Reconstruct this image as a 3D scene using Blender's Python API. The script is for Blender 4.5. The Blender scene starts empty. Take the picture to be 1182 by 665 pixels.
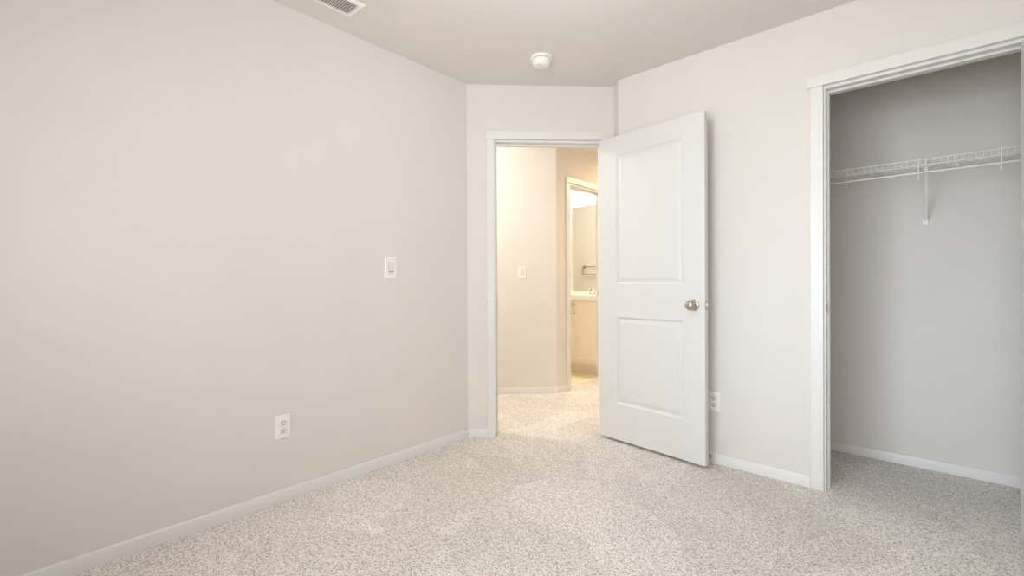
import bpy, bmesh, math
from mathutils import Vector, Matrix
PI = math.pi
S = 2 ** -0.5
scene = bpy.context.scene
COL = scene.collection

# ------------------------------------------------------------------ camera
CX, CH, YAW, PITCH, ROLL, F, SY = 2.3312, 1.0688, 42.0756, -0.2593, -0.2766, 523.443, 3.872
cam_d = bpy.data.cameras.new('camera')
cam_d.sensor_width = 36.0
cam_d.lens = F / 1182 * 36
cam_d.shift_y = -SY / 1182
cam_d.clip_start = 0.02
cam = bpy.data.objects.new('camera', cam_d)
COL.objects.link(cam)
y_, p_, r_ = map(math.radians, (YAW, PITCH, ROLL))
fw = Vector((-math.sin(y_) * math.cos(p_), math.cos(y_) * math.cos(p_), math.sin(p_)))
rt = Vector((math.cos(y_), math.sin(y_), 0))
up = rt.cross(fw)
rt2 = rt * math.cos(r_) + up * math.sin(r_)
up2 = -rt * math.sin(r_) + up * math.cos(r_)
M = Matrix((rt2, up2, -fw)).transposed().to_4x4()
M.translation = Vector((CX, 0, CH))
cam.matrix_world = M
scene.camera = cam

# ------------------------------------------------------------------ world, light, exposure
world = bpy.data.worlds.new('world')
scene.world = world
world.use_nodes = True
wn = world.node_tree.nodes
wn['Background'].inputs[0].default_value = (0.78, 0.90, 1.0, 1)
wn['Background'].inputs[1].default_value = 1.0
SKY_FILL = 9.3
SKY_BASE = 5.9
SKY_FILL_COL = (0.64, 0.89, 1.09)
SKY_BASE_COL = (1.0, 0.97, 0.95)
# a thin overcast sky plus an added bright lobe to light the closet side
wtc = wn.new('ShaderNodeTexCoord')
wdot = wn.new('ShaderNodeVectorMath'); wdot.operation = 'DOT_PRODUCT'
wdot.inputs[1].default_value = Vector((-0.26, -1.0, 0.17)).normalized()
wpow = wn.new('ShaderNodeMath'); wpow.operation = 'POWER'; wpow.use_clamp = False; wpow.inputs[1].default_value = 40.0
wmax = wn.new('ShaderNodeMath'); wmax.operation = 'MAXIMUM'; wmax.inputs[1].default_value = 0.0
wlo = wn.new('ShaderNodeVectorMath'); wlo.operation = 'SCALE'
wlo.inputs[0].default_value = [SKY_FILL * c for c in SKY_FILL_COL]
wad = wn.new('ShaderNodeVectorMath'); wad.operation = 'ADD'
wad.inputs[1].default_value = [SKY_BASE * c for c in SKY_BASE_COL]
WL = world.node_tree.links
WL.new(wtc.outputs['Generated'], wdot.inputs[0]); WL.new(wdot.outputs['Value'], wmax.inputs[0])
WL.new(wmax.outputs[0], wpow.inputs[0]); WL.new(wpow.outputs[0], wlo.inputs['Scale'])
WL.new(wlo.outputs[0], wad.inputs[0]); WL.new(wad.outputs[0], wn['Background'].inputs[0])
scene.view_settings.view_transform = 'Standard'
scene.view_settings.look = 'None'
scene.view_settings.gamma = 1
scene.view_settings.use_curve_mapping = False
scene.view_settings.exposure = 0.0
scene.cycles.max_bounces = 14
scene.cycles.diffuse_bounces = 10
ROOM_LAMP = 14.0
ROOM_COL = (0.95, 0.98, 1.0)
HALL_LAMP = 50.0
BATH_LAMP = 66.0
HALL_COL = (1.0, 0.96, 0.89)
BATH_COL = (1.0, 0.94, 0.78)
ROOM_GLOW = 0.8

WX0, WX1, WZ0, WZ1, WY = 0.45, 2.85, 0.60, 2.10, -0.80     # the window in the wall behind the camera
pl = bpy.data.lights.new('window_portal', 'AREA')
pl.shape = 'RECTANGLE'; pl.size = WX1 - WX0; pl.size_y = WZ1 - WZ0
pl.cycles.is_portal = True
po = bpy.data.objects.new('window_portal', pl); COL.objects.link(po)
po.location = ((WX0 + WX1) / 2, WY - 0.13, (WZ0 + WZ1) / 2)
po.rotation_euler = Vector((0, 1, 0)).to_track_quat('-Z', 'Z').to_euler()

def lamp(name, loc, power, color, size=0.28, kind='AREA', direction=(0, 0, -1)):
    d = bpy.data.lights.new(name, kind)
    d.energy = power; d.color = color
    if kind == 'AREA':
        d.shape = 'DISK'; d.size = size
    else:
        d.shadow_soft_size = size
    o = bpy.data.objects.new(name, d); COL.objects.link(o)
    o.location = loc
    if kind == 'AREA':
        o.rotation_euler = Vector(direction).to_track_quat('-Z', 'Y').to_euler()
    return o

# ------------------------------------------------------------------ materials
def mat(name, col, rough=0.5, metal=0.0, noise=None, bump=None, emit=None, spec=0.5):
    m = bpy.data.materials.new(name); m.use_nodes = True
    nt = m.node_tree; b = nt.nodes['Principled BSDF']
    b.inputs['Base Color'].default_value = (*col, 1)
    b.inputs['Roughness'].default_value = rough
    b.inputs['Metallic'].default_value = metal
    b.inputs['Specular IOR Level'].default_value = spec
    tc = nt.nodes.new('ShaderNodeTexCoord')
    if noise:                                   # (scale, amount) gentle variation of the paint
        n = nt.nodes.new('ShaderNodeTexNoise'); n.inputs['Scale'].default_value = noise[0]
        n.inputs['Detail'].default_value = 3
        nt.links.new(tc.outputs['Object'], n.inputs['Vector'])
        r = nt.nodes.new('ShaderNodeValToRGB')
        r.color_ramp.elements[0].position = 0.3; r.color_ramp.elements[1].position = 0.7
        r.color_ramp.elements[0].color = (*[c * (1 - noise[1]) for c in col], 1)
        r.color_ramp.elements[1].color = (*[min(1, c * (1 + noise[1])) for c in col], 1)
        nt.links.new(n.outputs['Fac'], r.inputs['Fac'])
        nt.links.new(r.outputs['Color'], b.inputs['Base Color'])
    if bump:                                    # (scale, strength, distance)
        n = nt.nodes.new('ShaderNodeTexNoise'); n.inputs['Scale'].default_value = bump[0]
        n.inputs['Detail'].default_value = 2
        nt.links.new(tc.outputs['Object'], n.inputs['Vector'])
        k = nt.nodes.new('ShaderNodeBump'); k.inputs['Strength'].default_value = bump[1]
        k.inputs['Distance'].default_value = bump[2]
        nt.links.new(n.outputs['Fac'], k.inputs['Height'])
        nt.links.new(k.outputs['Normal'], b.inputs['Normal'])
    if emit:
        b.inputs['Emission Color'].default_value = (*emit[0], 1)
        b.inputs['Emission Strength'].default_value = emit[1]
    return m

def srgb(r, g, b):
    f = lambda c: (c / 255 / 12.92) if c / 255 <= 0.04045 else ((c / 255 + 0.055) / 1.055) ** 2.4
    return (f(r), f(g), f(b))

M_WALL = mat('wall_paint', srgb(220, 217, 213), 0.85, noise=(3, 0.012), bump=(160, 0.10, 0.0012), spec=0.25)
M_CEIL = mat('ceiling_paint', srgb(220, 217, 213), 0.9, noise=(3, 0.01), bump=(120, 0.15, 0.0015), spec=0.2)
M_TRIM = mat('white_trim_paint', srgb(222, 222, 220), 0.38, noise=(6, 0.008))
M_DOOR = mat('white_door_paint', srgb(215, 216, 215), 0.42, noise=(5, 0.008), bump=(220, 0.05, 0.0006))
M_PLAST = mat('white_plastic', srgb(238, 238, 234), 0.35, noise=(20, 0.008))
M_PLAST2 = mat('off_white_plastic', srgb(226, 223, 218), 0.4, noise=(20, 0.008))
M_DARK = mat('dark_slot', srgb(60, 56, 52), 0.8, noise=(30, 0.03))
M_DUCT = mat('grey_duct', srgb(172, 170, 164), 0.9, noise=(30, 0.03))
M_GAP = mat('grey_gap', srgb(120, 120, 118), 0.8, noise=(30, 0.02))
M_NICKEL = mat('satin_nickel', srgb(190, 180, 170), 0.28, 1.0, noise=(40, 0.03))
M_CHROME = mat('chrome', srgb(215, 212, 205), 0.12, 1.0, noise=(40, 0.02))
M_RUBBER = mat('dark_rubber', srgb(70, 62, 55), 0.7, noise=(60, 0.03))
M_WIRE = mat('white_coated_wire', srgb(236, 236, 232), 0.4, noise=(30, 0.01))
M_CAB = mat('cream_cabinet_paint', srgb(238, 228, 210), 0.45, noise=(6, 0.01))
M_TOP = mat('white_cultured_marble', srgb(242, 238, 228), 0.22, noise=(9, 0.02))
M_MIRROR = mat('mirror_glass', (0.93, 0.93, 0.91), 0.01, 1.0, noise=(2, 0.002))
M_GLOW = mat('lamp_glass', srgb(250, 246, 236), 0.4, emit=((1.0, 0.90, 0.78), ROOM_GLOW), noise=(12, 0.01))
M_GLOWW = mat('warm_lamp_glass', srgb(250, 240, 220), 0.4, emit=((1.0, 0.84, 0.62), 2.0), noise=(12, 0.01))

def carpet_material():
    m = bpy.data.materials.new('speckled_carpet'); m.use_nodes = True
    nt = m.node_tree; N = nt.nodes; L = nt.links
    b = N['Principled BSDF']; b.inputs['Roughness'].default_value = 1.0
    b.inputs['Specular IOR Level'].default_value = 0.05
    b.inputs['Sheen Weight'].default_value = 0.15
    tc = N.new('ShaderNodeTexCoord')
    n1 = N.new('ShaderNodeTexNoise'); n1.inputs['Scale'].default_value = 135; n1.inputs['Detail'].default_value = 4
    n1.inputs['Roughness'].default_value = 0.7
    L.new(tc.outputs['Object'], n1.inputs['Vector'])
    v = N.new('ShaderNodeTexVoronoi'); v.inputs['Scale'].default_value = 225; v.inputs['Randomness'].default_value = 1.0
    L.new(tc.outputs['Object'], v.inputs['Vector'])
    vs = N.new('ShaderNodeSeparateColor'); L.new(v.outputs['Color'], vs.inputs['Color'])
    cm = N.new('ShaderNodeMath'); cm.operation = 'MULTIPLY_ADD'; cm.inputs[1].default_value = 0.34
    L.new(vs.outputs['Red'], cm.inputs[0])
    nm = N.new('ShaderNodeMath'); nm.operation = 'MULTIPLY'; nm.inputs[1].default_value = 0.66
    L.new(n1.outputs['Fac'], nm.inputs[0]); L.new(nm.outputs[0], cm.inputs[2])
    r = N.new('ShaderNodeValToRGB'); e = r.color_ramp.elements
    e[0].position = 0.33; e[0].color = (*srgb(160, 153, 147), 1)
    e[1].position = 0.62; e[1].color = (*srgb(246, 242, 237), 1)
    k = e.new(0.45); k.color = (*srgb(216, 210, 204), 1)
    L.new(cm.outputs[0], r.inputs['Fac'])
    # brushed areas of the pile, with the soft straight borders a vacuum cleaner leaves
    w = N.new('ShaderNodeTexVoronoi'); w.inputs['Scale'].default_value = 2.6; w.feature = 'F1'
    wn_ = N.new('ShaderNodeTexNoise'); wn_.inputs['Scale'].default_value = 1.3; wn_.inputs['Detail'].default_value = 4
    L.new(tc.outputs['Object'], wn_.inputs['Vector'])
    L.new(tc.outputs['Object'], w.inputs['Vector'])
    sep = N.new('ShaderNodeSeparateColor'); L.new(w.outputs['Color'], sep.inputs['Color'])
    mr = N.new('ShaderNodeMapRange'); L.new(sep.outputs['Red'], mr.inputs['Value'])
    mr.inputs['To Min'].default_value = 0.91; mr.inputs['To Max'].default_value = 1.05
    mr2 = N.new('ShaderNodeMapRange'); L.new(wn_.outputs['Fac'], mr2.inputs['Value'])
    mr2.inputs['From Min'].default_value = 0.3; mr2.inputs['From Max'].default_value = 0.7
    mr2.inputs['To Min'].default_value = 0.93; mr2.inputs['To Max'].default_value = 1.05
    mu = N.new('ShaderNodeMath'); mu.operation = 'MULTIPLY'
    L.new(mr.outputs[0], mu.inputs[0]); L.new(mr2.outputs[0], mu.inputs[1])
    sc = N.new('ShaderNodeVectorMath'); sc.operation = 'SCALE'
    L.new(r.outputs['Color'], sc.inputs[0]); L.new(mu.outputs[0], sc.inputs['Scale'])
    L.new(sc.outputs[0], b.inputs['Base Color'])
    bp = N.new('ShaderNodeBump'); bp.inputs['Strength'].default_value = 0.7; bp.inputs['Distance'].default_value = 0.006
    L.new(cm.outputs[0], bp.inputs['Height'])
    L.new(bp.outputs['Normal'], b.inputs['Normal'])
    return m
M_CARPET = carpet_material()

def tile_material():
    m = bpy.data.materials.new('cream_vinyl_tile'); m.use_nodes = True
    nt = m.node_tree; N = nt.nodes; L = nt.links
    b = N['Principled BSDF']; b.inputs['Roughness'].default_value = 0.35
    tc = N.new('ShaderNodeTexCoord')
    mp = N.new('ShaderNodeMapping'); mp.inputs['Rotation'].default_value = (0, 0, 0.0)
    L.new(tc.outputs['Object'], mp.inputs['Vector'])
    br = N.new('ShaderNodeTexBrick'); br.offset = 0.5
    br.inputs['Scale'].default_value = 1.0
    br.inputs['Brick Width'].default_value = 0.30; br.inputs['Row Height'].default_value = 0.15
    br.inputs['Mortar Size'].default_value = 0.004
    br.inputs['Color1'].default_value = (*srgb(236, 224, 200), 1)
    br.inputs['Color2'].default_value = (*srgb(226, 211, 184), 1)
    br.inputs['Mortar'].default_value = (*srgb(196, 176, 146), 1)
    L.new(mp.outputs[0], br.inputs['Vector']); L.new(br.outputs['Color'], b.inputs['Base Color'])
    return m
M_TILE = tile_material()

def pane_material():
    m = bpy.data.materials.new('window_glass'); m.use_nodes = True
    nt = m.node_tree; N = nt.nodes; L = nt.links
    for n in list(N):
        if n.type == 'BSDF_PRINCIPLED': N.remove(n)
    t = N.new('ShaderNodeBsdfTransparent'); g = N.new('ShaderNodeBsdfGlossy'); g.inputs['Roughness'].default_value = 0.02
    fr = N.new('ShaderNodeFresnel'); fr.inputs['IOR'].default_value = 1.3
    mx = N.new('ShaderNodeMixShader')
    L.new(fr.outputs[0], mx.inputs[0]); L.new(t.outputs[0], mx.inputs[1]); L.new(g.outputs[0], mx.inputs[2])
    L.new(mx.outputs[0], N['Material Output'].inputs['Surface'])
    return m
M_PANE = pane_material()

# ------------------------------------------------------------------ mesh helpers
def B(): return bmesh.new()

def obj(name, bm, material, parent=None, smooth=False, bevel=0):
    bmesh.ops.recalc_face_normals(bm, faces=bm.faces)
    me = bpy.data.meshes.new(name); bm.to_mesh(me); bm.free()
    if smooth:
        for p in me.polygons: p.use_smooth = True
        me.set_sharp_from_angle(angle=math.radians(38))
    me.materials.append(material)
    o = bpy.data.objects.new(name, me); COL.objects.link(o)
    if parent: o.parent = parent
    if bevel:
        b = o.modifiers.new('bevel', 'BEVEL'); b.width = bevel; b.segments = 2; b.limit_method = 'ANGLE'
        b.angle_limit = math.radians(40)
    return o

def box(bm, x0, x1, y0, y1, z0, z1):
    return prism(bm, [(x0, y0), (x1, y0), (x1, y1), (x0, y1)], z0, z1)

def prism(bm, pts, z0, z1):
    lo = [bm.verts.new((x, y, z0)) for x, y in pts]
    hi = [bm.verts.new((x, y, z1)) for x, y in pts]
    n = len(pts)
    bm.faces.new(lo[::-1]); bm.faces.new(hi)
    for i in range(n): bm.faces.new((lo[i], lo[(i + 1) % n], hi[(i + 1) % n], hi[i]))

def extrude_profile(bm, prof, a, b, ax, cut=(0, 0)):
    """profile of (out, z) points swept in a straight line in plan from a to b; ax = outward unit vector in plan.
    cut = how far each end shifts along the run per unit of 'out' (mitres)"""
    a = Vector((*a, 0)); b = Vector((*b, 0)); n = Vector((*ax, 0)); d = (b - a).normalized()
    ra = [bm.verts.new(a + n * o + d * (cut[0] * o) + Vector((0, 0, z))) for o, z in prof]
    rb = [bm.verts.new(b + n * o - d * (cut[1] * o) + Vector((0, 0, z))) for o, z in prof]
    k = len(prof)
    bm.faces.new(ra[::-1]); bm.faces.new(rb)
    for i in range(k): bm.faces.new((ra[i], ra[(i + 1) % k], rb[(i + 1) % k], rb[i]))

def lathe(bm, prof, seg=32, M=None, sx=1.0, sy=1.0):
    """prof (r, h) about local z, transformed by M"""
    M = M or Matrix()
    rings = []
    for r, h in prof:
        if r < 1e-6: rings.append([bm.verts.new(M @ Vector((0, 0, h)))])
        else: rings.append([bm.verts.new(M @ Vector((r * sx * math.cos(2 * PI * i / seg), r * sy * math.sin(2 * PI * i / seg), h))) for i in range(seg)])
    for A_, B_ in zip(rings, rings[1:]):
        for i in range(seg):
            j = (i + 1) % seg
            if len(A_) == 1 and len(B_) == 1: continue
            if len(A_) == 1: bm.faces.new((A_[0], B_[j], B_[i]))
            elif len(B_) == 1: bm.faces.new((A_[i], A_[j], B_[0]))
            else: bm.faces.new((A_[i], A_[j], B_[j], B_[i]))
    for R_ in (rings[0], rings[-1]):
        if len(R_) > 1: bm.faces.new(R_)

def tube(bm, pts, r, seg=8, closed=False):
    pts = [Vector(p) for p in pts]; n = len(pts); rings = []
    prev = None
    for i, p in enumerate(pts):
        a = pts[max(i - 1, 0)]; c = pts[min(i + 1, n - 1)]
        t = (c - a).normalized()
        u = prev - t * prev.dot(t) if prev is not None else (Vector((0, 0, 1)).cross(t) if abs(t.z) < 0.9 else Vector((1, 0, 0)).cross(t))
        u.normalize(); prev = u; v = t.cross(u)
        rings.append([bm.verts.new(p + u * r * math.cos(2 * PI * k / seg) + v * r * math.sin(2 * PI * k / seg)) for k in range(seg)])
    for A_, B_ in zip(rings, rings[1:]):
        for k in range(seg): bm.faces.new((A_[k], A_[(k + 1) % seg], B_[(k + 1) % seg], B_[k]))
    bm.faces.new(rings[0][::-1]); bm.faces.new(rings[-1])

ROTY = Matrix.Rotation(PI / 2, 4, 'X')        # local z of a lathe -> -y (out of the wall)
def outward(x, y, z): return Matrix.Translation((x, y, z)) @ ROTY

def struct(o, label, cat):
    o['kind'] = 'structure'; o['label'] = label; o['category'] = cat
    return o
def tag(o, label, cat, group=None):
    o['label'] = label; o['category'] = cat
    if group: o['group'] = group
    return o
def empty(name, loc, rotz=0):
    o = bpy.data.objects.new(name, None); COL.objects.link(o)
    o.empty_display_size = 0.1; o.location = loc; o.rotation_euler = (0, 0, rotz)
    return o

# ------------------------------------------------------------------ plan of the place
HC = 2.44
A = Vector((0.0, 2.1218)); DD = Vector((S, S)); DN = Vector((S, -S))     # door wall: along, and out into the bedroom
LD, RT = 1.033, 0.104
Bp = A + DD * LD; Cp = Bp + DN * RT                                        # (.730,2.852) and (.804,2.779)
YC = Cp.y                                                                  # face of the closet wall
T = 0.115
YB = 3.485                                                                 # back wall of the closet
XL, XR = 1.970, 2.669                                                      # closet opening
XROOM = 3.05
SL, SR = 0.197, 0.945                                                      # doorway along the door wall
ZH = 2.043                                                                 # head jamb
XB = -0.28; K = Vector((XB, 3.535)); YJ0, YJ1 = 3.757, 4.447               # hall wall to the bathroom, its doorway
YV = 5.085                                                                 # mirror wall of the bathroom
YO = 3.62                                                                  # bathroom wall facing the mirror
def dw(s, out=0): v = A + DD * s + DN * out; return (v.x, v.y)

# floor, ceiling
bm = B(); prism(bm, [(-2.9, -1.0), (3.3, -1.0), (3.3, 5.9), (-0.345, 5.9), (-0.345, 3.60), (-2.9, 1.045)], -0.10, 0.0)
struct(obj('floor', bm, M_CARPET), 'beige and grey speckled carpet covering the bedroom, closet and hall floor', 'carpet')
bm = B(); box(bm, -2.9, -0.345, 3.45, 5.4, -0.10, -0.003)
struct(obj('floor', bm, M_TILE), 'cream tiled bathroom floor beyond the hall carpet', 'tile floor')
bm = B(); box(bm, -2.9, 3.3, -1.0, 5.9, HC, HC + 0.1)
struct(obj('ceiling', bm, M_CEIL), 'plain greige painted ceiling above the bedroom', 'ceiling')

# walls
bm = B(); prism(bm, [(0, -0.95), (0, A.y), (-T, A.y + T * 0.4142), (-T, -0.95)], 0, HC)
struct(obj('wall_left', bm, M_WALL), 'long bare greige wall on the left with one switch and one outlet', 'wall')
bm = B()
prism(bm, [dw(0), dw(SL - 0.015), dw(SL - 0.015, -T), dw(-T * 0.4142, -T)], 0, HC)
prism(bm, [dw(SR + 0.015), dw(LD), dw(LD, -T), dw(SR + 0.015, -T)], 0, HC)
prism(bm, [dw(SL - 0.015), dw(SR + 0.015), dw(SR + 0.015, -T), dw(SL - 0.015, -T)], ZH + 0.015, HC)
struct(obj('wall_far', bm, M_WALL), 'short angled greige wall holding the doorway to the hall', 'wall')
bm = B()
prism(bm, [(Cp.x, Cp.y), (XL - 0.015, YC), (XL - 0.015, YC + T), (0.95, YC + T), dw(LD, -T), (Bp.x, Bp.y)], 0, HC)
box(bm, XR + 0.015, XROOM + T, YC, YC + T, 0, HC)
box(bm, XL - 0.015, XR + 0.015, YC, YC + T, ZH + 0.015, HC)
struct(obj('wall_right', bm, M_WALL), 'greige wall with the closet opening, behind the open white door', 'wall')
bm = B(); box(bm, 1.30 - T, XROOM + T, YB, YB + T, 0, HC); box(bm, 1.30 - T, 1.30, YC + T, YB, 0, HC)
struct(obj('wall_closet', bm, M_WALL), 'greige back wall inside the closet behind the wire shelf', 'wall')
bm = B(); box(bm, XROOM, XROOM + T, -0.95, YC, 0, HC); box(bm, XROOM, XROOM + T, YC + T, YB, 0, HC)
struct(obj('wall_side', bm, M_WALL), 'greige side wall of the bedroom to the right of the closet', 'wall')
bm = B()
box(bm, 0, WX0, WY - T, WY, 0, HC); box(bm, WX1, XROOM, WY - T, WY, 0, HC)
box(bm, WX0, WX1, WY - T, WY, 0, WZ0); box(bm, WX0, WX1, WY - T, WY, WZ1, HC)
struct(obj('wall_back', bm, M_WALL), 'greige bedroom wall with the window, behind the viewer', 'wall')

# hall
KD = K - DD * 3.10                                                          # far left end of the switch wall
bm = B(); prism(bm, [(K.x, K.y), (KD.x, KD.y), (KD.x - T * S, KD.y + T * S), (K.x - T, K.y + 0.05)], 0, HC)
struct(obj('wall_hall_far', bm, M_WALL), 'hall wall with a light switch facing the doorway', 'wall')
bm = B()
prism(bm, [(K.x, K.y), (XB, YJ0 - 0.015), (XB - T, YJ0 - 0.015), (K.x - T, K.y + 0.05)], 0, HC)
box(bm, XB - T, XB, YJ1 + 0.015, 5.7, 0, HC); box(bm, XB - T, XB, YJ0 - 0.015, YJ1 + 0.015, ZH + 0.015, HC)
struct(obj('wall_hall_side', bm, M_WALL), 'hall wall with the bathroom doorway', 'wall')
bm = B(); box(bm, 0.80, 0.80 + T, YC + T + 0.03, 5.7, 0, HC)
struct(obj('wall_hall_right', bm, M_WALL), 'hall wall hidden behind the open bedroom door', 'wall')
bm = B(); box(bm, XB - T, 0.80 + T, 5.7, 5.7 + T, 0, HC)
struct(obj('wall_hall_end', bm, M_WALL), 'end wall of the hall past the bathroom doorway', 'wall')
bm = B(); q0 = A + DD * (-0.72) + DN * (-T)
prism(bm, [(-T, A.y + T * .4142), (-T - 1.6, A.y + T * .4142 - 1.6), (-T - 1.6 + 0.08, A.y + T * .4142 - 1.68), (-T, A.y - 0.11)], 0, HC)
q1 = Vector((-T - 1.6, A.y + T * .4142 - 1.6)); nrm = Vector((-S, S))
q2 = q1 + nrm * 1.3
prism(bm, [(q1.x, q1.y), (q2.x, q2.y), (q2.x - T * S, q2.y - T * S), (q1.x - T * S, q1.y - T * S)], 0, HC)
struct(obj('wall_hall_left', bm, M_WALL), 'near left walls of the hall out of sight of the doorway', 'wall')
# bathroom
bm = B(); box(bm, -2.75, XB - T, YV + 0.006, YV + T, 0, HC)
struct(obj('wall_bath_mirror', bm, M_WALL), 'bathroom wall behind the vanity and mirror', 'wall')
bm = B(); box(bm, -2.75, XB - T, YO - T, YO, 0, HC)
struct(obj('wall_bath_near', bm, M_WALL), 'bathroom wall with the towel rack, seen in the mirror', 'wall')
bm = B(); box(bm, -2.75 - T, -2.75, YO - T, YV + T, 0, HC)
struct(obj('wall_bath_left', bm, M_WALL), 'far side wall of the bathroom', 'wall')

# ------------------------------------------------------------------ baseboards
BH, BT = 0.059, 0.012
PROF = [(0, 0), (BT, 0), (BT, BH - 0.007), (BT - 0.002, BH - 0.003), (BT - 0.005, BH), (0, BH)]
t22 = math.tan(PI / 8)
def baseboard(name, segs, label):
    bm = B()
    for a, b, n, c in segs: extrude_profile(bm, PROF, a, b, n, c)
    return struct(obj(name, bm, M_TRIM, smooth=True), label, 'baseboard')
baseboard('baseboard_left', [((0, -0.79), (0, A.y), (1, 0), (0, t22))], 'white baseboard along the long left wall')
baseboard('baseboard_far', [((A.x, A.y), dw(0.135), tuple(DN), (t22, 0)), ], 'short white baseboard between the wall corner and the hall doorway')
baseboard('baseboard_right', [((Cp.x, YC), (1.905, YC), (0, -1), (-t22, 0)), (dw(LD, 0.02), dw(LD, RT), tuple(-DD), (0, -t22)),
                              ((XR + 0.07, YC), (XROOM, YC), (0, -1), (0, 0))], 'white baseboard along the closet wall beneath the outlet')
baseboard('baseboard_closet', [((1.30, YB), (XROOM, YB), (0, -1), (1, 1)), ((1.30, YC + T), (1.30, YB), (1, 0), (0, 1)),
                               ((XROOM, YC + T), (XROOM, YB), (-1, 0), (0, 1))], 'white baseboard on the back wall inside the closet')
baseboard('baseboard_hall_far', [((KD.x, KD.y), (K.x, K.y), tuple(DN), (0, -t22))], 'white baseboard below the switch in the hall')
baseboard('baseboard_hall_side', [((K.x, K.y), (XB, YJ0 - 0.067), (1, 0), (-t22, 0)), ((XB, YJ1 + 0.067), (XB, 5.7), (1, 0), (0, 0))],
          'white baseboard piece between the hall corner and the bathroom doorway')
baseboard('baseboard_side', [((XROOM, -0.79), (XROOM, YC), (-1, 0), (0, 0))], 'white baseboard of the bedroom side wall')
baseboard('baseboard_back', [((0.012, WY), (XROOM - 0.012, WY), (0, 1), (0, 0))], 'white baseboard beneath the window')

# ------------------------------------------------------------------ door casings, jambs and stops (local: x along the wall, -y out, z up)
def door_trim(name, origin, rotz, w, cl, cr, label, head_l=0.069, head_r=0.069, strike_left=True, stop_y=0.040):
    """w clear width between the jamb faces; cl / cr widths of the side casings"""
    e = empty(name, (*origin, 0), rotz); struct(e, label, 'door frame')
    rv = 0.008
    prof_side = lambda bm, x0, x1: box(bm, x0, x1, -0.015, 0.0, 0, 2.06)
    bm = B(); box(bm, -rv - cl, -rv, -0.015, 0, 0, 2.0595); obj('side_casing', bm, M_TRIM, e, bevel=0.0025)
    bm = B(); box(bm, w + rv, w + rv + cr, -0.015, 0, 0, 2.0595); obj('side_casing', bm, M_TRIM, e, bevel=0.0025)
    bm = B(); box(bm, -head_l, w + head_r, -0.021, 0, 2.0595, 2.116); obj('head_casing', bm, M_TRIM, e, bevel=0.0025)
    bm = B(); box(bm, -0.014, 0, -0.001, T + 0.001, 0, ZH); obj('jamb', bm, M_TRIM, e, bevel=0.001)
    bm = B(); box(bm, w, w + 0.014, -0.001, T + 0.001, 0, ZH); obj('jamb', bm, M_TRIM, e, bevel=0.001)
    bm = B(); box(bm, -0.014, w + 0.014, -0.001, T + 0.001, ZH, ZH + 0.014); obj('head_jamb', bm, M_TRIM, e, bevel=0.001)
    bm = B(); box(bm, 0, 0.011, stop_y, stop_y + 0.034, 0, ZH); box(bm, w - 0.011, w, stop_y, stop_y + 0.034, 0, ZH)
    box(bm, 0.011, w - 0.011, stop_y, stop_y + 0.034, ZH - 0.011, ZH); obj('door_stop_strip', bm, M_TRIM, e, bevel=0.001)
    # back casing on the other side
    bm = B(); box(bm, -rv - cl, -rv, T, T + 0.015, 0, 2.06); box(bm, w + rv, w + rv + cr, T, T + 0.015, 0, 2.06)
    box(bm, -rv - cl, w + rv + cr, T, T + 0.018, 2.06, 2.116); obj('back_casing', bm, M_TRIM, e, bevel=0.002)
    return e

def strike(parent, x, sgn, y0=0.002, z=0.935, m=None):
    bm = B()
    xo = x + sgn * 0.0016
    box(bm, min(x, xo), max(x, xo), y0, y0 + 0.030, z - 0.029, z + 0.029)
    tube(bm, [(x + sgn * 0.001, y0 + 0.001, z - 0.018), (x + sgn * 0.003, y0 - 0.006, z - 0.013), (x + sgn * 0.003, y0 - 0.006, z + 0.013), (x + sgn * 0.001, y0 + 0.001, z + 0.018)], 0.002, 6)
    o = obj('strike_plate', bm, M_NICKEL, parent); o['label'] = 'satin nickel strike plate'
    bm = B(); xi = x + sgn * 0.0022
    box(bm, min(x, xi), max(x, xi), y0 + 0.009, y0 + 0.022, z - 0.013, z + 0.013); obj('latch_hole', bm, M_DARK, o)

t1 = door_trim('trim_1', dw(SL), PI / 4, SR - SL, 0.054, 0.048, 'white casing and jamb around the bedroom doorway to the hall', head_r=0.083)
strike(t1, 0, 1)
t2 = door_trim('trim_2', (XL, YC), 0, XR - XL, 0.056, 0.056, 'white casing and jamb around the closet opening', head_l=0.079, head_r=0.079)
strike(t2, 0, 1)
t3 = door_trim('trim_3', (XB, YJ0), PI / 2, YJ1 - YJ0, 0.058, 0.058, 'white casing around the bathroom doorway in the hall', stop_y=0.030)
strike(t3, YJ1 - YJ0, -1, y0=0.070)
bm = B(); box(bm, XB - T * 0.62 - 0.012, XB - T * 0.62 + 0.012, YJ0 + 0.001, YJ1 - 0.001, -0.003, 0.006)
tag(obj('threshold_strip', bm, M_CAB, bevel=0.003), 'thin cream strip on the floor of the bathroom doorway where carpet meets tile', 'threshold')

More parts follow.
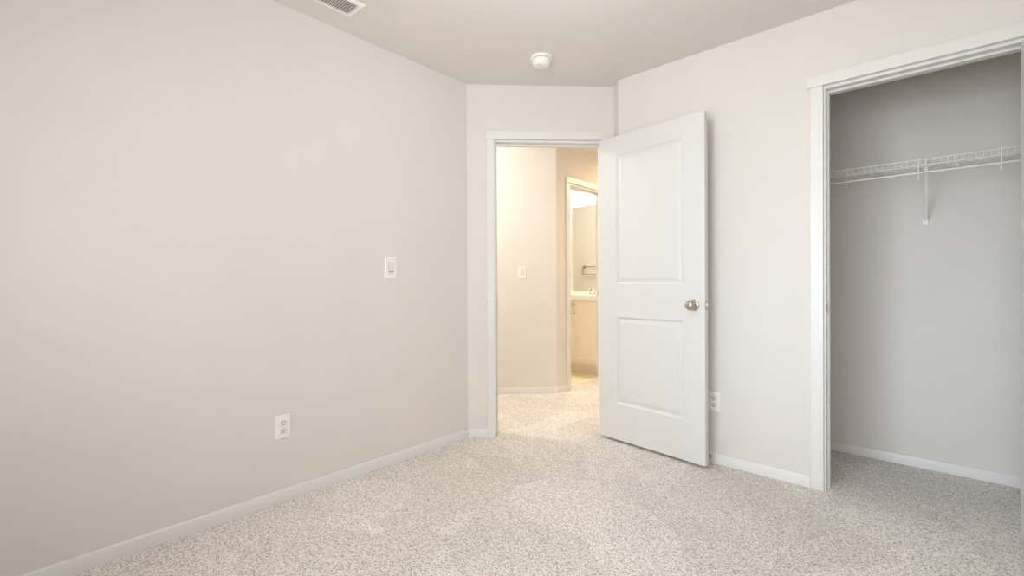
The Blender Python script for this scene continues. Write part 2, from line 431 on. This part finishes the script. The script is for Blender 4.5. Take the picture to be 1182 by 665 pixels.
# ------------------------------------------------------------------ two-panel doors
def panel_face(bm, w, z0, z1, panels, y, out, rings):
    """one moulded face of a door at depth y; out = -1 (front) or +1 (back); rings: list of (inset, depth)"""
    xs = sorted({0, w, *[v for p in panels for v in (p[0], p[1])]})
    zs = sorted({z0, z1, *[v for p in panels for v in (p[2], p[3])]})
    P = {}
    def V(x, z, d=0):
        k = (round(x, 5), round(z, 5), round(d, 5))
        if k not in P: P[k] = bm.verts.new((x, y - out * d, z))
        return P[k]
    for i in range(len(xs) - 1):
        for j in range(len(zs) - 1):
            if any(abs(p[0] - xs[i]) < 1e-6 and abs(p[1] - xs[i + 1]) < 1e-6 and abs(p[2] - zs[j]) < 1e-6 and abs(p[3] - zs[j + 1]) < 1e-6 for p in panels): continue
            bm.faces.new([V(xs[i], zs[j]), V(xs[i + 1], zs[j]), V(xs[i + 1], zs[j + 1]), V(xs[i], zs[j + 1])])
    for p in panels:
        prev = None
        for ins, d in [(0, 0)] + rings:
            c = [V(p[0] + ins, p[2] + ins, d), V(p[1] - ins, p[2] + ins, d), V(p[1] - ins, p[3] - ins, d), V(p[0] + ins, p[3] - ins, d)]
            if prev:
                for k in range(4): bm.faces.new((prev[k], prev[(k + 1) % 4], c[(k + 1) % 4], c[k]))
            prev = c
        bm.faces.new(prev)

def door_slab(w, h, th, panels, rings, backrings=None):
    bm = B()
    panel_face(bm, w, 0, h, panels, 0, -1, rings)
    panel_face(bm, w, 0, h, panels if backrings is None else [], th, 1, rings)
    bm.verts.ensure_lookup_table()
    for (a, b) in (((0, 0), (w, 0)), ((w, 0), (w, h)), ((w, h), (0, h)), ((0, h), (0, 0))):
        vs = [bm.verts.new((a[0], 0, a[1])), bm.verts.new((b[0], 0, b[1])), bm.verts.new((b[0], th, b[1])), bm.verts.new((a[0], th, a[1]))]
        bm.faces.new(vs)
    bmesh.ops.remove_doubles(bm, verts=bm.verts, dist=1e-6)
    return bm
MOULD = [(0.003, 0.002), (0.012, 0.009), (0.017, 0.0095), (0.030, 0.0065), (0.037, 0.003)]

def knob(parent, x, y, z, sgn):
    """sgn -1: out of the front face, +1: out of the back"""
    R0 = Matrix.Translation((x, y, z)) @ (ROTY if sgn < 0 else Matrix.Rotation(-PI / 2, 4, 'X'))
    bm = B()
    lathe(bm, [(0, 0), (0.031, 0), (0.0325, 0.002), (0.032, 0.005), (0.027, 0.008), (0.015, 0.011), (0.0115, 0.018), (0.0115, 0.028), (0.016, 0.033),
               (0.0235, 0.038), (0.0275, 0.046), (0.0280, 0.053), (0.0255, 0.060), (0.019, 0.0655), (0.009, 0.068), (0, 0.0685)], 36, R0)
    o = obj('door_knob', bm, M_NICKEL, parent, smooth=True)
    if sgn < 0: o['label'] = 'satin nickel round door knob'
    return o

def hinged_door(name, loc, rotz, w, h, label, panels):
    e = empty(name, loc, rotz); struct(e, label, 'door')
    slab = obj('door_slab', door_slab(w, h, 0.035, panels, MOULD), M_DOOR, e, bevel=0.0015)
    return e

# bedroom door: swung back against the closet wall
dW, dH, dZ = 0.740, 2.020, 0.019
d1 = hinged_door('door_1', (0.686, 2.724, dZ), math.radians(-6.6), dW, dH, 'open white two-panel bedroom door with a round nickel knob',
                 [(0.137, 0.609, 0.238, 0.820), (0.137, 0.609, 1.036, 1.898)])
knob(d1, 0.675, 0.0, 0.934 - dZ, -1)
knob(d1, 0.675, 0.035, 0.934 - dZ, 1)
bm = B(); box(bm, dW, dW + 0.0012, 0.005, 0.030, 0.934 - dZ - 0.029, 0.934 - dZ + 0.029)
lp = obj('latch_plate', bm, M_NICKEL, d1)
bm = B(); zc = 0.934 - dZ
prism(bm, [(dW + 0.001, 0.011), (dW + 0.012, 0.012), (dW + 0.003, 0.024), (dW + 0.001, 0.024)], zc - 0.011, zc + 0.011)
obj('latch_bolt', bm, M_NICKEL, lp)
for z in (0.20, 1.02, 1.84):
    bm = B(); tube(bm, [(0.0, 0.040, z - 0.045), (0.0, 0.040, z + 0.045)], 0.006, 12)
    tube(bm, [(0.0, 0.040, z + 0.045), (0.0, 0.040, z + 0.051)], 0.004, 8)
    box(bm, -0.0012, 0.0, 0.006, 0.040, z - 0.044, z + 0.044)
    obj('hinge', bm, M_NICKEL, d1)
# closet door: opened square to the closet wall, at the right edge of the view
cW = 0.690
d2 = hinged_door('door_2', (XR - 0.035, 2.803 - 0.024, dZ), -PI / 2 + math.radians(3.2), cW, dH, 'open white closet door at the right edge of the view',
                 [(0.125, 0.565, 0.238, 0.820), (0.125, 0.565, 1.036, 1.898)])
for sg, yy in ((-1, 0.0), (1, 0.035)): knob(d2, cW - 0.065, yy, 0.934 - dZ, sg)
for z in (0.20, 1.02, 1.84):
    bm = B(); tube(bm, [(-0.008, 0.036, z - 0.045), (-0.008, 0.036, z + 0.045)], 0.006, 12)
    obj('hinge', bm, M_NICKEL, d2)

# spring door stop on the baseboard
e = empty('door_stop', (1.408, YC - BT, 0.040)); tag(e, 'small spring door stop on the baseboard beside the bottom of the open door', 'door stop')
bm = B(); lathe(bm, [(0, 0), (0.010, 0), (0.010, 0.004), (0.006, 0.007), (0, 0.007)], 16, outward(0, 0, 0)); obj('base', bm, M_NICKEL, e)
bm = B(); tube(bm, [(0.0045 * math.cos(a * 0.9), -0.006 - a * 0.00085, 0.0045 * math.sin(a * 0.9)) for a in range(0, 70)], 0.0011, 6); obj('spring', bm, M_NICKEL, e, smooth=True)
bm = B(); lathe(bm, [(0, 0.064), (0.006, 0.064), (0.007, 0.068), (0.006, 0.075), (0, 0.076)], 16, outward(0, 0, 0)); obj('rubber_tip', bm, M_RUBBER, e)

# ------------------------------------------------------------------ window behind the viewer
e = empty('window_1', (WX0, WY, WZ0)); struct(e, 'white framed bedroom window letting in daylight behind the viewer', 'window')
W_, H_ = WX1 - WX0, WZ1 - WZ0
bm = B()
for x0, x1, z0, z1 in ((0, .045, 0, H_), (W_ - .045, W_, 0, H_), (.045, W_ - .045, 0, .045), (.045, W_ - .045, H_ - .045, H_), (W_ / 2 - .025, W_ / 2 + .025, .045, H_ - .045)):
    box(bm, x0, x1, -0.085, -0.035, z0, z1)
obj('window_frame', bm, M_TRIM, e)
bm = B(); box(bm, .045, W_ / 2 - .025, -0.062, -0.058, .045, H_ - .045); obj('pane', bm, M_PANE, e)
bm = B(); box(bm, W_ / 2 + .025, W_ - .045, -0.062, -0.058, .045, H_ - .045); obj('pane', bm, M_PANE, e)
bm = B(); box(bm, -0.06, W_ + 0.06, 0.0, 0.035, -0.022, 0.0); obj('window_sill', bm, M_TRIM, e, bevel=0.003)

# ------------------------------------------------------------------ electrical plates (local: origin at the plate's centre on the wall)
def rounded_rect(bm, w, h, y0, y1, r=0.006, x=0, z=0, inset=0.0):
    """plate with rounded corners; front edge inset"""
    def loop(yy, ins):
        v = []
        for cx_, cz_, a0 in ((w / 2 - r, h / 2 - r, 0), (-w / 2 + r, h / 2 - r, 90), (-w / 2 + r, -h / 2 + r, 180), (w / 2 - r, -h / 2 + r, 270)):
            for k in range(5):
                a = math.radians(a0 + k * 22.5); rr = r
                v.append(bm.verts.new((x + cx_ + rr * math.cos(a) - math.copysign(ins, cx_), yy, z + cz_ + rr * math.sin(a) - math.copysign(ins, cz_))))
        return v
    a = loop(y0, 0); b = loop(y1 + (y0 - y1) * 0.45, 0); c = loop(y1, inset)
    n = len(a)
    for P_, Q_ in ((a, b), (b, c)):
        for i in range(n): bm.faces.new((P_[i], P_[(i + 1) % n], Q_[(i + 1) % n], Q_[i]))
    bm.faces.new(a); bm.faces.new(c)

def outlet(loc, rotz, label):
    e = empty('wall_outlet', loc, rotz); tag(e, label, 'outlet', 'duplex outlets low on the bedroom walls')
    bm = B(); rounded_rect(bm, 0.070, 0.115, 0, -0.0055, 0.004, inset=0.002); obj('cover_plate', bm, M_PLAST, e)
    for dz in (0.0195, -0.0195):
        bm = B()
        pts = []
        for k in range(32):
            a = 2 * PI * k / 32; pts.append((0.0172 * math.cos(a), max(-0.0135, min(0.0135, 0.0172 * math.sin(a)))))
        lo = [bm.verts.new((px, -0.005, dz + pz)) for px, pz in pts]; hi = [bm.verts.new((px, -0.0075, dz + pz)) for px, pz in pts]
        bm.faces.new(hi)
        for i in range(32): bm.faces.new((lo[i], lo[(i + 1) % 32], hi[(i + 1) % 32], hi[i]))
        rc = obj('receptacle', bm, M_PLAST2, e)
        bm = B(); box(bm, -0.0078, -0.0050, -0.0079, -0.006, dz + 0.001, dz + 0.0095); box(bm, 0.0050, 0.0074, -0.0079, -0.006, dz + 0.002, dz + 0.0090)
        lathe(bm, [(0.0030, 0), (0.0030, 0.0016), (0, 0.0016)], 12, outward(0, -0.0064, dz - 0.0065))
        obj('slots', bm, M_DARK, rc)
    bm = B(); lathe(bm, [(0.003, 0), (0.003, 0.001), (0, 0.0014)], 12, outward(0, -0.0053, 0)); obj('screw', bm, M_PLAST2, e)
    return e
outlet((0, 0.896, 0.366), PI / 2, 'white duplex outlet low on the long left wall')
outlet((1.4235, YC, 0.363), 0, 'white duplex outlet beside the edge of the open door')

def switch(loc, rotz, label, w, h, mark):
    e = empty('light_switch', loc, rotz); tag(e, label, 'switch', 'rocker light switches')
    bm = B(); rounded_rect(bm, w, h, 0, -0.006, 0.004, inset=0.002); obj('cover_plate', bm, M_PLAST, e)
    bm = B(); box(bm, -0.0172, 0.0172, -0.0064, -0.005, -0.0338, 0.0338); obj('opening_gap', bm, M_GAP, e)
    bm = B()
    v = [(-0.0163, 0.033), (0.0163, 0.033), (0.0163, 0.0), (-0.0163, 0.0), (0.0163, -0.033), (-0.0163, -0.033)]
    F_ = [bm.verts.new((x, yy, z)) for (x, z), yy in zip(v, (-0.0098, -0.0098, -0.0074, -0.0074, -0.0066, -0.0066))]
    Bk = [bm.verts.new((x, -0.005, z)) for (x, z) in v]
    for a, b, c, d in ((0, 1, 2, 3), (3, 2, 4, 5)): bm.faces.new((F_[a], F_[b], F_[c], F_[d])); bm.faces.new((Bk[a], Bk[b], Bk[c], Bk[d]))
    ring = (0, 1, 2, 4, 5, 3)
    for i in range(6): a, b = ring[i], ring[(i + 1) % 6]; bm.faces.new((F_[a], F_[b], Bk[b], Bk[a]))
    pd = obj('rocker', bm, M_PLAST2, e)
    if mark:
        bm = B(); box(bm, -0.0150, 0.0150, -0.0076, -0.006, -0.0235, -0.0195); obj('indicator_slot', bm, M_GAP, pd)
    return e
switch((0, 1.510, 1.158), PI / 2, 'white rocker switch high on the long left wall of the bedroom', 0.079, 0.125, True)
sw = K - DD * ((K - Vector((-0.515, 3.299))).length)
switch((sw.x, sw.y, 1.170), PI / 4, 'white rocker switch on the warm-lit hall wall, seen through the doorway', 0.072, 0.117, False)

# ------------------------------------------------------------------ ceiling fittings
e = empty('smoke_detector', (0.610, 2.182, HC)); tag(e, 'round white smoke detector on the ceiling in front of the doorway', 'smoke detector')
bm = B(); lathe(bm, [(0, 0), (0.066, 0), (0.067, -0.004), (0.066, -0.011), (0.062, -0.014), (0, -0.014)], 48); obj('base_plate', bm, M_PLAST, e, smooth=True)
bm = B(); lathe(bm, [(0, -0.013), (0.0530, -0.013), (0.0530, -0.019), (0, -0.019)], 40); obj('vent_gap', bm, M_DARK, e)
bm = B(); lathe(bm, [(0, -0.018), (0.056, -0.018), (0.0565, -0.024), (0.054, -0.040), (0.048, -0.049), (0.036, -0.0545), (0.018, -0.056), (0, -0.056)], 48); bd = obj('body', bm, M_PLAST, e, smooth=True)
for k in range(10):
    bm = B()
    a = 2 * PI * k / 10; c, s_ = math.cos(a), math.sin(a)
    box(bm, 0.0545 * c - 0.002, 0.0545 * c + 0.002, 0.0545 * s_ - 0.002, 0.0545 * s_ + 0.002, -0.0185, -0.0130)
    obj('vent_rib', bm, M_PLAST, e)
bm = B(); lathe(bm, [(0, -0.0553), (0.011, -0.0553), (0.011, -0.0575), (0.009, -0.0585), (0, -0.0585)], 24, Matrix.Translation((0.004, 0, 0))); obj('test_button', bm, M_PLAST2, bd, smooth=True)
bm = B(); lathe(bm, [(0, -0.050), (0.003, -0.050), (0.003, -0.0555), (0, -0.0557)], 12, Matrix.Translation((0.010, -0.030, 0))); obj('indicator_light', bm, M_DARK, bd)

e = empty('ceiling_vent', (0.2265, 1.028, HC)); tag(e, 'white louvred air register on the ceiling by the left wall', 'air vent')
vw, vl = 0.147, 0.317
bm = B()
zo, zi = -0.004, -0.009
def vring(x, y, z): return [bm.verts.new((sx * x, sy * y, z)) for sx, sy in ((-1, -1), (1, -1), (1, 1), (-1, 1))]
R_ = [vring(vw / 2, vl / 2, 0), vring(vw / 2, vl / 2, zo), vring(vw / 2 - 0.010, vl / 2 - 0.010, zi), vring(vw / 2 - 0.023, vl / 2 - 0.026, zi), vring(vw / 2 - 0.023, vl / 2 - 0.026, 0)]
for P_, Q_ in zip(R_, R_[1:]):
    for i in range(4): bm.faces.new((P_[i], P_[(i + 1) % 4], Q_[(i + 1) % 4], Q_[i]))
obj('frame', bm, M_PLAST, e)
bm = B(); box(bm, -vw / 2 + 0.023, vw / 2 - 0.023, -vl / 2 + 0.026, vl / 2 - 0.026, -0.0015, -0.0004); obj('duct', bm, M_DUCT, e)
ns = 21
bm = B()
for k in range(ns):
    y = -vl / 2 + 0.026 + (k + 0.5) * (vl - 0.052) / ns
    x0, x1 = -vw / 2 + 0.021, vw / 2 - 0.021
    pts = [(y - 0.0052, -0.0090), (y - 0.0042, -0.0095), (y + 0.0036, -0.0035), (y + 0.0026, -0.0030)]
    a = [bm.verts.new((x0, p, q)) for p, q in pts]; b = [bm.verts.new((x1, p, q)) for p, q in pts]
    bm.faces.new(a); bm.faces.new(b)
    for i in range(4): bm.faces.new((a[i], a[(i + 1) % 4], b[(i + 1) % 4], b[i]))
obj('louvres', bm, M_PLAST, e)

def flush_lamp(loc, label, m, r=0.16):
    e = empty('ceiling_lamp', loc); tag(e, label, 'ceiling light', 'flush ceiling lamps out of the frame')
    bm = B(); lathe(bm, [(0, 0), (r * 1.06, 0), (r * 1.08, -0.010), (r * 1.06, -0.022), (0, -0.022)], 40); obj('lamp_base', bm, M_NICKEL, e, smooth=True)
    bm = B(); lathe(bm, [(0, -0.020), (r, -0.020), (r * 0.97, -0.040), (r * 0.86, -0.060), (r * 0.62, -0.078), (r * 0.3, -0.087), (0, -0.089)], 40); obj('lamp_shade', bm, m, e, smooth=True)
    return e
LX, LY = 1.45, 1.30
flush_lamp((LX, LY, HC), 'round flush ceiling lamp in the middle of the bedroom ceiling', M_GLOW)
lamp('bedroom_bulb', (LX, LY, HC - 0.22), ROOM_LAMP, ROOM_COL, 0.12, 'POINT')
flush_lamp((-0.90, 2.09, HC), 'round flush ceiling lamp in the hall outside the bedroom door', M_GLOWW, 0.13)
flush_lamp((0.35, 4.75, HC), 'added unseen flush ceiling lamp brightening the far end of the hall', M_GLOWW, 0.13)
lamp('hall_bulb', (0.35, 4.75, HC - 0.10), 22.0, (1.0, 0.74, 0.44), 0.22)  # added warm light out of view, lifts the bathroom-door wall and hall carpet
lamp('hall_bulb', (-0.90, 2.09, HC - 0.19), HALL_LAMP, HALL_COL, 0.09, 'POINT')

# ------------------------------------------------------------------ closet shelf (local origin: back left corner on the closet wall)
ZS = 1.702; SD = 0.305; XS0 = 1.302; XS1 = XROOM - 0.002
e = empty('wire_shelf', (XS0, YB, ZS)); tag(e, 'white wire shelf with hanging rod inside the closet', 'shelf')
LS = XS1 - XS0
bm = B()
n = int(LS / 0.0254)
for i in range(n + 1):
    x = 0.008 + i * (LS - 0.016) / n
    tube(bm, [(x, -0.006, 0), (x, -SD + 0.004, 0), (x, -SD, -0.004), (x, -SD, -0.034)], 0.0014, 5)
for yy in (-0.006, -0.10, -0.20): tube(bm, [(0, yy, -0.003), (LS, yy, -0.003)], 0.0021, 6)
obj('wire_deck', bm, M_WIRE, e)
bm = B(); tube(bm, [(0, -SD - 0.001, -0.004), (LS, -SD - 0.001, -0.004)], 0.0024, 8); tube(bm, [(0, -SD - 0.001, -0.034), (LS, -SD - 0.001, -0.034)], 0.0024, 8)
obj('front_lip', bm, M_WIRE, e, smooth=True)
bm = B(); tube(bm, [(0, -SD + 0.004, -0.071), (LS, -SD + 0.004, -0.071)], 0.0042, 10)
obj('hanging_rod', bm, M_WIRE, e, smooth=True)
for xx in (1.712, 2.016, 2.320, 2.616, 2.92):
    bm = B(); x = xx - XS0
    tube(bm, [(x, -SD + 0.010, 0.002), (x, -SD - 0.004, 0.003), (x, -SD - 0.006, -0.004), (x, -SD - 0.006, -0.040), (x, -SD - 0.004, -0.060), (x, -SD - 0.003, -0.085),
              (x, -SD + 0.001, -0.104), (x, -SD + 0.007, -0.107), (x, -SD + 0.012, -0.100), (x, -SD + 0.010, -0.085)], 0.0028, 8)
    obj('rod_hook', bm, M_WIRE, e, smooth=True)
for xx in (1.57, 1.87, 2.177, 2.481, 2.785):
    bm = B(); x = xx - XS0
    box(bm, x - 0.006, x + 0.006, -0.012, 0, -0.010, 0.010); lathe(bm, [(0.0045, 0), (0.004, 0.003), (0, 0.0035)], 12, outward(x, -0.012, 0.004))
    obj('wall_clip', bm, M_WIRE, e, bevel=0.001)
# brace: from a foot on the wall up to the front of the shelf
bm = B(); x = 2.349 - XS0
p0 = Vector((x, -0.010, -0.292)); p1 = Vector((x, -SD + 0.018, -0.016))
d = (p1 - p0).normalized(); nn = Vector((0, d.z, -d.y))
def brace_strip(w, tk, off):
    vs = []
    for P_ in (p0, p1):
        for sx, sn in ((-1, -1), (1, -1), (1, 1), (-1, 1)): vs.append(bm.verts.new(P_ + Vector((sx * w / 2 + off, 0, 0)) + nn * (sn * tk / 2)))
    bm.faces.new(vs[:4]); bm.faces.new(vs[4:])
    for i in range(4): bm.faces.new((vs[i], vs[(i + 1) % 4], vs[4 + (i + 1) % 4], vs[4 + i]))
brace_strip(0.013, 0.002, 0); brace_strip(0.002, 0.011, -0.0065); brace_strip(0.002, 0.011, 0.0065)
tube(bm, [(x, -SD + 0.018, -0.020), (x, -SD + 0.004, -0.006), (x, -SD - 0.004, -0.002), (x, -SD - 0.005, -0.036)], 0.004, 8)
br = obj('support_brace', bm, M_WIRE, e)
bm = B(); rounded_rect(bm, 0.028, 0.042, 0, -0.010, 0.004, x=x, z=-0.300, inset=0.003)
ft = obj('brace_foot', bm, M_WIRE, br)
bm = B()
for sx in (-0.006, 0.006): lathe(bm, [(0.0032, 0), (0.003, 0.002), (0, 0.0024)], 10, outward(x + sx, -0.0095, -0.306))
obj('screws', bm, M_PLAST2, ft)

# ------------------------------------------------------------------ bathroom beyond the hall
VX0, VX1, VY = -1.32, XB - T - 0.003, 4.555
e = empty('vanity_cabinet', (VX0, VY, 0)); tag(e, 'cream bathroom vanity cabinet with bar pulls, seen through the two doorways', 'cabinet')
VW = VX1 - VX0; VD = YV - VY
bm = B(); box(bm, 0, VW, 0, VD, 0.100, 0.860); obj('cabinet_body', bm, M_CAB, e, bevel=0.001)
bm = B(); box(bm, 0, VW, 0.045, 0.060, 0.0, 0.100); obj('toe_kick', bm, M_CAB, e)
seam = -0.770 - VX0
for (x0, x1, hx) in ((seam - 0.372, seam - 0.0015, seam - 0.026), (seam + 0.0015, seam + 0.372, seam + 0.026)):
    bm = door_slab(x1 - x0, 0.720, 0.019, [(0.055, x1 - x0 - 0.055, 0.055, 0.665)], [(0.001, 0.0075)], backrings=1)
    dr = obj('cabinet_door', bm, M_CAB, e, bevel=0.001); dr.location = (x0, -0.0195, 0.118)
    bm = B(); hl = hx - x0
    tube(bm, [(hl, -0.028, 0.560), (hl, -0.028, 0.700)], 0.0055, 10)
    for zz in (0.580, 0.680): tube(bm, [(hl, 0, zz), (hl, -0.028, zz)], 0.0045, 8)
    obj('bar_pull', bm, M_NICKEL, dr, smooth=True)

# worktop with an oval basin
bm = B(); x0, x1, y0, y1, zt, zb = VX0, VX1, VY - 0.032, YV, 0.912, 0.8605
cx, cy, ra, rb = (-0.757), 4.79, 0.20, 0.135
NN = 64; inner = []; outer = []
for k in range(NN):
    a = 2 * PI * k / NN; c, s_ = math.cos(a), math.sin(a)
    inner.append((cx + ra * c, cy + rb * s_))
    tx = ((x1 - cx) / c if c > 1e-9 else (x0 - cx) / c if c < -1e-9 else 1e9)
    ty = ((y1 - cy) / s_ if s_ > 1e-9 else (y0 - cy) / s_ if s_ < -1e-9 else 1e9)
    t_ = min(tx, ty); outer.append((cx + t_ * c, cy + t_ * s_))
def snap():
    for cxn, cyn in ((x0, y0), (x0, y1), (x1, y0), (x1, y1)):
        i = min(range(NN), key=lambda i: (outer[i][0] - cxn) ** 2 + (outer[i][1] - cyn) ** 2); outer[i] = (cxn, cyn)
snap()
vi = [bm.verts.new((*p, zt)) for p in inner]; vo = [bm.verts.new((*p, zt)) for p in outer]; vb = [bm.verts.new((*p, zb)) for p in outer]
for i in range(NN):
    j = (i + 1) % NN
    bm.faces.new((vi[i], vi[j], vo[j], vo[i])); bm.faces.new((vo[i], vo[j], vb[j], vb[i]))
prev = vi
for kk, (sc_, dz) in enumerate(((0.97, -0.010), (0.90, -0.035), (0.75, -0.047))):
    cur = [bm.verts.new((cx + (p[0] - cx) * sc_, cy + (p[1] - cy) * sc_, zt + dz)) for p in inner]
    for i in range(NN): bm.faces.new((prev[i], prev[(i + 1) % NN], cur[(i + 1) % NN], cur[i]))
    prev = cur
bm.faces.new(prev); bm.faces.new(vb)
wt = obj('countertop', bm, M_TOP, bevel=0.003); tag(wt, 'white vanity countertop with an oval basin, on the cream cabinet', 'countertop')
bm = B(); box(bm, x0, x1, YV - 0.018, YV - 0.001, zt + 0.0005, zt + 0.040); tag(obj('backsplash', bm, M_TOP, bevel=0.002), 'low white backsplash strip standing on the vanity countertop below the mirror', 'backsplash')

e = empty('bathroom_faucet', (-0.750, 4.955, zt)); tag(e, 'small shiny two-handle faucet on the vanity countertop', 'faucet')
bm = B(); lathe(bm, [(0, 0), (0.026, 0), (0.026, 0.008), (0.020, 0.012), (0, 0.012)], 24, sx=3.0); obj('deck_plate', bm, M_CHROME, e, smooth=True)
bm = B(); tube(bm, [(0, 0, 0.010), (0, 0, 0.060), (0, -0.012, 0.080), (0, -0.040, 0.090), (0, -0.080, 0.082), (0, -0.100, 0.066)], 0.011, 14); obj('spout', bm, M_CHROME, e, smooth=True)
for sx in (-1, 1):
    bm = B(); lathe(bm, [(0, 0.010), (0.014, 0.010), (0.012, 0.035), (0, 0.040)], 16, Matrix.Translation((sx * 0.052, 0, 0)))
    tube(bm, [(sx * 0.052, 0, 0.036), (sx * 0.075, -0.012, 0.052)], 0.005, 8); obj('faucet_handle', bm, M_CHROME, e, smooth=True)

bm = B(); box(bm, -1.150, VX1 - 0.004, YV - 0.004, YV + 0.0055, 0.956, 2.072)
tag(obj('bathroom_mirror', bm, M_MIRROR), 'large frameless mirror above the vanity reflecting a towel rack', 'mirror')

e = empty('towel_rack', (-1.32, YO, 1.197), PI); tag(e, 'two-rail metal towel rack seen in the bathroom mirror', 'towel rack')
for z in (0.0, 0.134):
    bm = B(); tube(bm, [(0.0, -0.055, z), (0.59, -0.055, z)], 0.006, 10); obj('rail', bm, M_NICKEL, e, smooth=True)
for x in (0.0, 0.59):
    bm = B(); tube(bm, [(x, -0.055, -0.008), (x, -0.055, 0.142)], 0.009, 10); tube(bm, [(x, 0, 0.134), (x, -0.055, 0.134)], 0.009, 10)
    lathe(bm, [(0, 0), (0.026, 0), (0.026, 0.006), (0.018, 0.010), (0, 0.010)], 20, outward(x, 0, 0.134)); obj('post', bm, M_NICKEL, e, smooth=True)

e = empty('vanity_light', (-0.80, YV + 0.006, 2.335)); tag(e, 'warm vanity light bar on the wall over the bathroom mirror', 'wall light')
bm = B(); rounded_rect(bm, 0.46, 0.075, 0, -0.025, 0.01, inset=0.003); obj('mounting_plate', bm, M_NICKEL, e)
for x in (-0.16, 0, 0.16):
    bm = B(); lathe(bm, [(0, 0), (0.020, 0), (0.028, -0.02), (0.045, -0.075), (0.040, -0.078), (0, -0.078)], 24, Matrix.Translation((x, -0.075, 0.035)))
    g = obj('lamp_shade', bm, M_GLOWW, e, smooth=True)
    bm = B(); tube(bm, [(x, -0.02, 0.0), (x, -0.06, 0.045), (x, -0.075, 0.035)], 0.006, 8); obj('arm', bm, M_NICKEL, e)
lamp('vanity_bulb', (-0.80, YV - 0.14, 2.30), BATH_LAMP, BATH_COL, 0.06, 'POINT')
